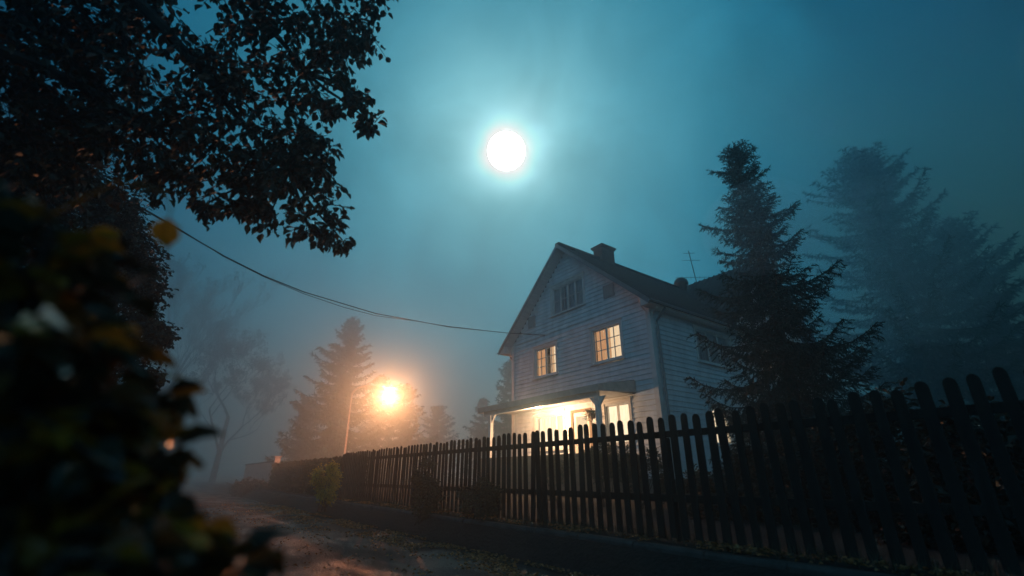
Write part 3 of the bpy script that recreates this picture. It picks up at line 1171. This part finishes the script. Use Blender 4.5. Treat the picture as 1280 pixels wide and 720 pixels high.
def over_tree():
    r = random.Random(77)
    e = empty('overhanging_tree', (0, 0, 0), 'large dark broadleaf tree reaching its leafy boughs over the road at the upper left', 'tree')
    tb, bw, lb = MB(), MB(), MB()
    base = Vector((-3.9, -3.2, 0.1))
    tp = [base, base + Vector((.1, .15, 1.6)), base + Vector((.05, .45, 3.4)), base + Vector((.2, .8, 5.2)), base + Vector((.3, 1.2, 7.2))]
    tb.tube(tp, [.34, .25, .2, .15, .08], 12)
    clusters = [
        # right edge boughs   (px, py, dist, radius m)
        (462, 8, 5.2, .30), (478, -20, 5.3, .3), (455, 45, 5.0, .22), (430, 20, 5.1, .36), (462, 150, 4.9, .11), (452, 128, 4.9, .13), (440, 112, 4.95, .14), (425, 90, 5, .17),
        (408, 60, 5.0, .34), (385, 110, 4.9, .3), (372, 160, 4.8, .28), (395, 175, 4.7, .22), (410, 140, 4.8, .15), (400, 215, 4.7, .24), (412, 250, 4.6, .19), (418, 285, 4.6, .14), (428, 300, 4.6, .08),
        (370, 240, 4.7, .3), (385, 280, 4.6, .18), (340, 262, 4.7, .2), (345, 215, 4.8, .34), (330, 160, 4.9, .4), (360, 40, 5.1, .42), (300, 90, 5.2, .46), (315, 20, 5.4, .46),
        (300, 205, 4.9, .34), (292, 262, 4.7, .12), (312, 255, 4.7, .12), (268, 225, 4.9, .26), (258, 160, 5.1, .42), (240, 60, 5.5, .5), (265, 115, 5.2, .4), (262, 252, 4.9, .12),
        (215, 130, 5.4, .44), (210, 195, 5.2, .36), (235, 215, 5.1, .22), (175, 90, 5.8, .5), (170, 175, 5.5, .42), (180, 215, 5.3, .26), (120, 40, 6.0, .55), (150, 10, 6, .5), (200, 15, 5.8, .5),
        (60, 20, 6.0, .6), (20, 60, 6.0, .6), (125, 120, 5.8, .3), (120, 190, 5.6, .45), (75, 140, 5.8, .35), (60, 200, 5.7, .5), (10, 160, 5.6, .4), (10, 230, 5.6, .5), (90, 60, 6.2, .5),
        (-40, 100, 5.5, .6), (-40, 200, 5.5, .6), (-60, 0, 5.8, .6), (250, -40, 5.6, .5), (340, -50, 5.4, .5), (420, -60, 5.4, .5), (100, -40, 6, .6), (400, 190, 4.9, .2), (350, 130, 5.2, .4), (385, 20, 5.5, .4),
        (320, 235, 5.1, .28), (350, 190, 5.2, .36), (280, 60, 5.8, .5), (230, 170, 5.6, .4), (150, 140, 6.1, .3), (30, 110, 6.2, .3),
    ]
    hubs = [at_dist(330, 30, 5.7), at_dist(180, 40, 6.1), at_dist(60, 60, 6.0), at_dist(300, 150, 5.3), at_dist(170, 150, 5.7), at_dist(380, 90, 5.3), at_dist(360, 215, 4.95)]
    src = [tp[4], tp[3], tp[3], tp[3], tp[2], None, None]
    hp = []
    for h, s in zip(hubs, src):
        if s is None:
            s = hubs[0] if h == hubs[5] else hubs[3]
            limb(bw, s, h, .03, .016, r, .05)
        else:
            limb(bw, s, h, .08, .03, r, .12)
    for (px, py, d, rad) in clusters:
        c = at_dist(px, py, d)
        h = min(hubs, key=lambda q: (q - c).length)
        limb(bw, h, c, .018, .006, r, .06)
        n = int((5 + rad * 23) * (1.0 if px > 250 else 1.25 if px > 140 else 1.8))
        cluster(lb, bw, c, rad * 1.1, n, r, .088, .058, per=8, hang=.6, org=h if rad > .2 else None)
    t_ = tb.build('trunk', M['bark'], e, smooth=True)
    bw.build('boughs', M['twig'], e)
    lb.build('crown', M['leaf_over'], e)


over_tree()


def left_tree():
    r = random.Random(78)
    e = empty('roadside_tree', (0, 0, 0), 'dense black small-leaved tree at the left edge under the overhanging boughs', 'tree')
    tb, bw, lb = MB(), MB(), MB()
    b0 = at_dist(40, 600, 9)
    base = Vector((b0.x, b0.y, 0.05))
    tp = [base, base + Vector((.1, .05, 1.5)), base + Vector((-.1, .1, 3)), base + Vector((.05, 0, 5.2))]
    tb.tube(tp, [.26, .2, .16, .06], 10)
    cl = [(150, 270, 8.6, .45), (165, 300, 8.6, .42), (180, 335, 8.5, .33), (185, 365, 8.5, .25), (150, 350, 8.6, .55), (180, 400, 8.4, .42), (200, 418, 8.3, .22), (160, 440, 8.4, .4), (178, 472, 8.3, .26), (192, 470, 8.3, .14),
          (100, 300, 8.8, .8), (90, 380, 8.8, .9), (110, 450, 8.6, .8), (30, 330, 8.8, 1.0), (20, 430, 8.7, 1.0), (60, 250, 9, .8), (0, 250, 9, .8), (100, 520, 8.6, .7), (150, 520, 8.6, .5), (30, 530, 8.6, .9), (-40, 350, 8.8, 1), (-30, 480, 8.6, 1),
          (130, 590, 8.6, .6), (60, 600, 8.6, .7), (165, 575, 8.7, .4), (0, 620, 8.4, .7), (130, 240, 8.8, .45), (30, 190, 9.2, .7), (90, 200, 9.2, .6)]
    for (px, py, d, rad) in cl:
        c = at_dist(px, py, d)
        if c.z < .35: c.z = .35
        zz = max(.6, min(5, c.z - .8))
        t = zz / 5.2
        s = tp[0].lerp(tp[3], t)
        limb(bw, s, c, .035, .01, r, .05)
        cluster(lb, bw, c, rad * 1.05, int(30 + rad * 170), r, .07, .05, per=8, hang=.35, org=s.lerp(c, .5) if rad > .5 else None)
    tb.build('trunk', M['bark'], e, smooth=True)
    bw.build('boughs', M['twig'], e)
    lb.build('crown', M['leaf_left'], e)


left_tree()


def shrub(name, label, cat, base, cl, leaf, sizes, seed, group=None, dens=140, hang=.2, stem=.012, per=8):
    """cl: list of (Vector centre, radius)"""
    r = random.Random(seed)
    e = empty(name, (0, 0, 0), label, cat, group)
    sb, lb = MB(), MB()
    for c, rad in cl:
        s = base + Vector((r.uniform(-.12, .12), r.uniform(-.12, .12), 0))
        limb(sb, s, c, stem, stem * .35, r, .05)
        cluster(lb, sb, c, rad, max(5, int(dens * rad)), r, sizes[0], sizes[1], per=per, hang=hang)
    sb.build('stems', M['twig'], e)
    lb.build('foliage', leaf, e)
    return e


# blurred shrub right in front of the lens, bottom left
def near_shrub():
    cl = []
    for (px, py, d, rad) in [(-8, 300, 1.0, .12), (22, 360, .95, .12), (-8, 420, .9, .17), (62, 400, 1.0, .10), (4, 480, .9, .17), (69, 470, 1.0, .09), (54, 540, .85, .13), (99, 530, .95, .06), (-6, 560, .8, .15), (134, 515, .9, .03), (139, 570, .9, .035), (124, 620, .85, .045), (79, 600, .8, .07), (24, 640, .75, .12), (149, 655, .8, .03), (104, 675, .75, .055), (164, 695, .75, .025), (64, 705, .7, .08), (-26, 680, .7, .14), (206, 722, .75, .015), (189, 675, .85, .015), (134, 718, .72, .035), (252, 690, .8, .018), (285, 706, .75, .012), (202, 563, .9, .01), (196, 500, .95, .012), (244, 655, .85, .008), (97, 430, 1.0, .05), (-8, 240, 1.1, .09), (82, 340, 1.05, .06)]:
        cl.append((at_dist(px, py, d), rad))
    g = at_dist(40, 720, 1.0)
    shrub('garden_shrub', 'blurred broad-leaved shrub with yellowing leaves close up at the lower left', 'shrub', Vector((g.x, g.y, 0.08)), cl, M['leaf_near'], (.062, .044), 5, dens=72, hang=.3, stem=.006, per=6)


near_shrub()
# single yellow leaves hanging in front of the sky
lf = MB()
p = at_dist(211, 272, .95)
lf.leaf(p, (R * -.25 - U * .9 + F * .2).normalized(), -F + R * .3, .055, .045, .2)
lf.tube([p, at_dist(214, 262, .95), at_dist(205, 240, .97), at_dist(150, 225, 1.0), at_dist(60, 270, 1.05)], [.0012, .0012, .0015, .002, .003], 4)
for (a, b_) in ((35, 262), (150, 290)):
    p = at_dist(a, b_, .98)
    lf.leaf(p, (R * -.6 - U * .4).normalized(), -F, .055, .045, .2)
o = lf.build('yellow_sprig', leafmat('yellow_leaf', [(0, (.42, .2, .015, 1)), (1, (.3, .15, .015, 1))], .5, .5), None)
tag(o, 'thin sprig with single yellow leaf hanging out of focus against the sky', 'twig')

# bushes along the fence
r5 = random.Random(55)


def blob(px, py, Y, n, sx, sz, rad, seed):
    r = random.Random(seed)
    c = at_y(px, py, Y)
    out = []
    for _ in range(n):
        v = rv(r)
        out.append((Vector((c.x + v.x * sx, Y + v.y * sx * .5, max(.25, c.z + v.z * sz))), rad * r.uniform(.7, 1.2)))
    return c, out


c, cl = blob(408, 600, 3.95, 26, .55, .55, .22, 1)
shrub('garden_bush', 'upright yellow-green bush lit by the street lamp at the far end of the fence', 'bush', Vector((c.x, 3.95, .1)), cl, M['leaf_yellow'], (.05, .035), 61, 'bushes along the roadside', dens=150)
c, cl = blob(532, 608, 4.35, 24, .38, .5, .2, 2)
shrub('garden_bush', 'dark bush growing against the front of the fence where it turns orange', 'bush', Vector((c.x, 4.3, .15)), cl, M['leaf_bush'], (.045, .032), 62, 'bushes along the roadside', dens=150)
c, cl = blob(595, 622, 4.6, 16, .6, .25, .2, 3)
shrub('garden_bush', 'low dark bush spreading at the fence foot right of the upright one', 'bush', Vector((c.x, 4.5, .25)), cl, M['leaf_bush'], (.045, .032), 63, 'bushes along the roadside', dens=150)
c, cl = blob(318, 612, 4.6, 34, 1.8, .35, .4, 4)
shrub('garden_bush', 'scrubby low bush in the fog in front of the low pale wall', 'bush', Vector((c.x, 4.6, .2)), cl, M['leaf_bush'], (.09, .06), 64, 'bushes along the roadside', dens=80)
# shrubs in the garden behind the fence, lit by the porch
gb = [('leafy bush behind the pickets beside the porch post', 752, 575, 8.2, .45, .5), ('tall bush behind the pickets at the house corner', 800, 585, 8.4, .6, .45),
      ('small bush behind the pickets below the porch lamp', 690, 585, 8.6, .7, .2), ('bush behind the pickets in front of the right wall of the house', 868, 610, 9.0, .8, .3)]
for i, (lab, px, py, Y, sx, sz) in enumerate(gb):
    c, cl = blob(px, py, Y, 18, sx, sz, .24, 20 + i)
    shrub('garden_bush', lab, 'bush', Vector((c.x, Y, ZG)), cl, M['leaf_bush'], (.07, .03), 70 + i, 'bushes in the front garden', dens=120, hang=-.1)

dark = [('added dark bush that blackens the foot of the tall spruce', 985, 615, 8.2, 1.3, .8), ('added dark bush behind the pickets right of the tall spruce', 1080, 620, 7.6, 1.2, .9), ('added tall dark bush behind the pickets near the right end of the fence', 1180, 610, 7.6, 1.1, 1.0),
        ('added low dark bush behind the pickets at the right end of the fence', 1270, 630, 6.6, .9, .8), ('added dark bush behind the pickets left of the tall spruce foot', 925, 645, 7.6, .8, .5)]
for i, (lab, px, py, Y, sx, sz) in enumerate(dark):  # bushes added to hide light gaps and darken the right end of the fence
    c, cl = blob(px, py, Y, 26, sx, sz, .34, 120 + i)
    shrub('garden_bush', lab, 'bush', Vector((c.x, Y, ZG)), cl, M['leaf_left'], (.10, .065), 90 + i, 'added dark bushes under the spruces', dens=110, hang=.1)

# hanging plant beside the porch post
hp = empty('hanging_plant', (0, 0, 0), 'spidery potted plant hanging from the porch ceiling beside the front post', 'plant')
cpt = at_y(741, 515, 10.9)
q = MB()
q.lathe([(.06, -.1), (.1, .0), (.11, .06), (.095, .06)], (cpt.x, 10.9, cpt.z - .1))
q.build('pot', M['pot'], hp)
q = MB()
q.tube([(cpt.x, 10.9, cpt.z - .06), (cpt.x, 10.9, PZ - .04)], .004, 4)
q.build('cord', M['cable'], hp)
q = MB()
for k in range(70):
    a = r5.uniform(0, 6.28)
    d = Vector((math.cos(a), math.sin(a), 0))
    L = r5.uniform(.15, .34)
    s = Vector((cpt.x, 10.9, cpt.z - .04))
    pts = bez(s, s + d * L * .6 + Vector((0, 0, .22)), s + d * L + Vector((0, 0, -r5.uniform(0, .25))), 4)
    q.tube(pts, .004, 3, cap=False)
    for p in pts[2:]:
        q.leaf(p, (d + rv(r5)).normalized(), Vector((0, 0, 1)), .08, .025)
q.build('foliage', M['leaf_bush'], hp)

# dark hedge beyond the fence end, pale garden wall behind
hd = MB()
hr = random.Random(8)
hx0, hx1 = -28.5, -16.2
core = MB()
for i in range(25):
    xa = hx0 + (hx1 - hx0) * i / 25
    core.box(xa + .01, xa + (hx1 - hx0) / 25 - .01, 5.15, 5.75, .3, 1.42 + hr.uniform(-.05, .05))
for _ in range(9000):
    x_ = hr.uniform(hx0 - .1, hx1 + .1)
    s_ = hr.random()
    if s_ < .55:
        p = Vector((x_, 5.08 + hr.uniform(-.08, .1), hr.uniform(.3, 1.6)))
    elif s_ < .85:
        p = Vector((x_, hr.uniform(5.1, 5.8), 1.5 + hr.uniform(-.05, .12)))
    else:
        p = Vector((hx0 - .03 + hr.uniform(-.06, .05) if hr.random() < .5 else hx1 + hr.uniform(-.04, .06), hr.uniform(5.1, 5.8), hr.uniform(.3, 1.6)))
    hd.leaf(p, rv(hr).normalized(), rv(hr), .08, .055)
he = empty('hedge', (0, 0, 0), 'dark clipped hedge continuing the line of the picket fence into the fog', 'hedge')
hd.build('foliage', M['leaf_bush'], he)
core.build('stems', M['twig'], he)
gw = empty('garden_wall', (0, 0, 0), 'low pale rendered garden wall half lost in fog at the road end', 'wall')
w = MB()
w.box(-42, -31.2, 5.6, 5.85, .1, 1.75)
w.build('wall', M['wallstone'], gw, bevel=.01)
w = MB()
w.box(-42.05, -31.15, 5.55, 5.9, 1.752, 1.83)
w.build('coping', M['plinth'], gw, bevel=.01)
w = MB()
w.box(-31.12, -30.9, 5.55, 5.85, .1, 2.0)
w.box(-31.16, -30.86, 5.51, 5.89, 2.002, 2.07)
w.build('gate_pier', M['wallstone'], gw, bevel=.01)


# ------------------------------------------------------------------ leaf litter and grass
def litter():
    r = random.Random(91)
    mb = MB()
    for _ in range(22000):
        k = r.random()
        if k < .55:
            y = 3.9 - abs(r.gauss(0, .45))
            x = -r.uniform(2, 19)
        elif k < .8:
            y = r.uniform(4.45, 4.8)
            x = -r.uniform(1, 16)
        else:
            y = r.uniform(.4, 3.9)
            x = -r.uniform(2, 22)
        if y < .3: continue
        if y > 4.4:
            z = ZG + .02 if y > 4.54 else ZG + .005
        else:
            z = .03
        if noise.noise(Vector((x * 1.3, y * 2.6, 9))) < r.uniform(-.25, .35): continue
        a = r.uniform(0, 6.28)
        d = Vector((math.cos(a), math.sin(a), r.uniform(-.05, .6))).normalized()
        mb.leaf(Vector((x, y, z + r.uniform(0, .012))), d, Vector((r.uniform(-.4, .4), r.uniform(-.4, .4), 1)), r.uniform(.03, .06), r.uniform(.02, .042), r.uniform(.1, .5))
    o = mb.build('leaf_litter', M['litter'], None)
    tag(o, 'brown fallen leaves scattered over the road edge and fence foot', 'fallen leaves', kind='stuff')


litter()


def grass():
    r = random.Random(92)
    mb = MB()
    for _ in range(9000):
        k = r.random()
        if k < .5:
            x, y = -r.uniform(0, 17), r.uniform(4.56, 5.0)
        elif k < .62:
            x, y = -r.uniform(1.5, 26), r.uniform(-1.5, .5)
        else:
            x, y = -r.uniform(2, 18), r.uniform(5, 10)
        if noise.noise(Vector((x * 1.1, y * 2, 4))) < r.uniform(-.6, .2): continue
        z = ground_h(x, y) - .01
        h = r.uniform(.05, .16)
        a = r.uniform(0, 6.28)
        s = Vector((math.cos(a), math.sin(a), 0)) * .005
        p = Vector((x, y, z))
        tip = p + Vector((r.uniform(-.06, .06), r.uniform(-.06, .06), h))
        mb.tri(p - s, p + s, tip)
    o = mb.build('grass', M['grass'], None)
    tag(o, 'short ragged grass along the foot of the fence and verge', 'grass', kind='stuff')


grass()

# ------------------------------------------------------------------ moon
MD = (ray(633, 189)).normalized()
mo = MB()
n = 24
mr_ = 520 * .0395
prof = [(max(.01, mr_ * math.sin(PI * k / n)), -mr_ * math.cos(PI * k / n)) for k in range(n + 1)]
mo.lathe(prof, (0, 0, 0), 40)
mo_o = mo.build('moon', M['moon'], None, smooth=True)
mo_o.location = CAM + MD * 520
tag(mo_o, 'blazing white full moon glowing through the mist above the house', 'moon')

# ------------------------------------------------------------------ fog
FOG_D = 0.008


def fogmat(name, dens, aniso, color):
    mt, nt = newmat(name)
    out = nd(nt, 'ShaderNodeOutputMaterial')
    v = nd(nt, 'ShaderNodeVolumeScatter')
    v.inputs['Color'].default_value = c4(color)
    v.inputs['Density'].default_value = dens
    v.inputs['Anisotropy'].default_value = aniso
    nt.links.new(v.outputs[0], out.inputs['Volume'])
    return mt


FC = (0.60, 0.86, 1.0)
bk = MB()
bk.prism([(-78, -40), (-20.3, -40), (-20.3, 90), (-78, 90)], 'z', -.5, 17)
bo = bk.build('fog', fogmat('street_fog_bank', 0.023, 0.74, FC), None)
tag(bo, 'thicker fog bank filling the far end of the street beyond the house', 'fog', kind='stuff')
bk = MB()
bk.prism([(-8.4, 18.6), (38, 18.6), (38, 107), (6, 107)], 'z', -.45, 21)
bo = bk.build('fog', fogmat('rear_fog_bank', 0.085, 0.72, (0.30, 0.60, 0.86)), None)
tag(bo, 'dark blue mist bank standing around the rear spruces right of the house', 'fog', kind='stuff')
fb = MB()
fb.box(-130, 40, -60, 110, -.6, 24)
fo = fb.build('fog', fogmat('night_fog', FOG_D, 0.72, FC), None)
tag(fo, 'thin night fog lying over the whole street', 'fog', kind='stuff')

def puff(label, c, r, dens):
    mb_ = MB()
    for k in (1.0, .8, .6, .4):
        pr_ = [(max(.01, math.sin(PI * i / 14)) * r[0] * k, -math.cos(PI * i / 14) * r[2] * k) for i in range(15)]
        mb_.lathe(pr_, c, 24)
    o_ = mb_.build('mist', fogmat('mist_puff', dens, 0.5, FC), None, smooth=True)
    tag(o_, label, 'mist', kind='stuff')


puff('soft blue mist drifting in front of the broad rear spruce', at_dist(1095, 330, 16), (2.7, 2.7, 2.3), .075)
puff('thin mist drifting across the middle of the tall spruce', at_dist(950, 285, 11.2), (1.2, 1.2, 1.0), .11)

# ------------------------------------------------------------------ world and moonlight
w = bpy.data.worlds.new('World')
scn.world = w
w.use_nodes = True
nt = w.node_tree
nt.nodes.clear()
L = nt.links.new
elev = math.asin(MD.z)
azi = math.atan2(MD.x, MD.y)     # clockwise from +Y
out = nd(nt, 'ShaderNodeOutputWorld')
sky = nd(nt, 'ShaderNodeTexSky')
sky.sky_type = 'NISHITA'
sky.sun_disc = False
sky.sun_elevation = elev
sky.sun_rotation = azi
sky.dust_density = 3
tint = nd(nt, 'ShaderNodeMix', data_type='RGBA', blend_type='MULTIPLY')
tint.inputs['Factor'].default_value = 1
tint.inputs['B'].default_value = (0.25, 0.85, 0.9, 1)
L(sky.outputs[0], tint.inputs['A'])
bgA = nd(nt, 'ShaderNodeBackground')
bgA.inputs['Strength'].default_value = 0.0015
L(tint.outputs['Result'], bgA.inputs[0])
tc = nd(nt, 'ShaderNodeTexCoord')
nrm = nd(nt, 'ShaderNodeVectorMath', operation='NORMALIZE')
L(tc.outputs['Generated'], nrm.inputs[0])
dt = nd(nt, 'ShaderNodeVectorMath', operation='DOT_PRODUCT')
L(nrm.outputs[0], dt.inputs[0])
dt.inputs[1].default_value = MD
ac = nd(nt, 'ShaderNodeMath', operation='ARCCOSINE')
L(dt.outputs['Value'], ac.inputs[0])
# cloud wisps modulate the glow
cn = nd(nt, 'ShaderNodeTexNoise')
cn.inputs['Scale'].default_value = 2.2
cn.inputs['Detail'].default_value = 4
L(nrm.outputs[0], cn.inputs['Vector'])
wob = nd(nt, 'ShaderNodeMath', operation='MULTIPLY_ADD')
wob.inputs[1].default_value = 0.18
L(cn.outputs['Fac'], wob.inputs[0])
sub = nd(nt, 'ShaderNodeMath', operation='SUBTRACT')
L(ac.outputs[0], sub.inputs[0])
sub.inputs[1].default_value = 0.09
L(sub.outputs[0], wob.inputs[2])
dv = nd(nt, 'ShaderNodeMath', operation='DIVIDE')
L(wob.outputs[0], dv.inputs[0])
dv.inputs[1].default_value = PI
rp = ramp(nt, [(0.0, (2.2, 3.3, 3.5, 1)), (0.0125, (1.15, 1.9, 2.05, 1)), (0.023, (0.42, 0.86, 0.96, 1)), (0.04, (0.20, 0.50, 0.58, 1)), (0.062, (0.115, 0.36, 0.45, 1)), (0.09, (0.06, 0.265, 0.36, 1)), (0.125, (0.028, 0.195, 0.29, 1)), (0.17, (0.010, 0.13, 0.22, 1)), (0.23, (0.001, 0.05, 0.108, 1)), (0.30, (0.0003, 0.016, 0.04, 1)), (0.40, (0.0003, 0.010, 0.025, 1)), (0.52, (0.04, 0.19, 0.34, 1)), (0.75, (0.09, 0.30, 0.48, 1)), (1.0, (0.05, 0.18, 0.30, 1))])  # last stops: sky behind the camera brightened to light the house front
rp.color_ramp.interpolation = 'B_SPLINE'
L(dv.outputs[0], rp.inputs[0])
bgB = nd(nt, 'ShaderNodeBackground')
c2 = nd(nt, 'ShaderNodeTexNoise')
c2.inputs['Scale'].default_value = 3.4
c2.inputs['Detail'].default_value = 5
c2.inputs['Roughness'].default_value = 0.55
c2.inputs['Distortion'].default_value = 0.6
L(nrm.outputs[0], c2.inputs['Vector'])
cm = nd(nt, 'ShaderNodeMapRange')
cm.inputs['From Min'].default_value = 0.32
cm.inputs['From Max'].default_value = 0.68
cm.inputs['To Min'].default_value = 0.84
cm.inputs['To Max'].default_value = 1.28
L(c2.outputs['Fac'], cm.inputs['Value'])
L(cm.outputs[0], bgB.inputs['Strength'])
L(rp.outputs[0], bgB.inputs[0])
add = nd(nt, 'ShaderNodeAddShader')
L(bgA.outputs[0], add.inputs[0])
L(bgB.outputs[0], add.inputs[1])
L(add.outputs[0], out.inputs[0])

sl = bpy.data.lights.new('moonlight', 'SUN')
sl.energy = 0.22
sl.angle = math.radians(3)
sl.color = (0.15, 0.66, 1.0)
so = bpy.data.objects.new('moonlight', sl)
so.rotation_euler = (-MD).to_track_quat('-Z', 'Y').to_euler()
col.objects.link(so)

# ------------------------------------------------------------------ render settings
scn.render.engine = 'CYCLES'
scn.view_settings.view_transform = 'Standard'
scn.view_settings.look = 'None'
scn.view_settings.exposure = 0
cy = scn.cycles
cy.use_denoising = True
try:
    cy.denoiser = 'OPENIMAGEDENOISE'
except Exception:
    pass
cy.max_bounces = 5
cy.diffuse_bounces = 2
cy.glossy_bounces = 2
cy.transmission_bounces = 2
cy.volume_bounces = 1
cy.transparent_max_bounces = 6
cy.caustics_reflective = False
cy.caustics_refractive = False
cy.sample_clamp_indirect = 4
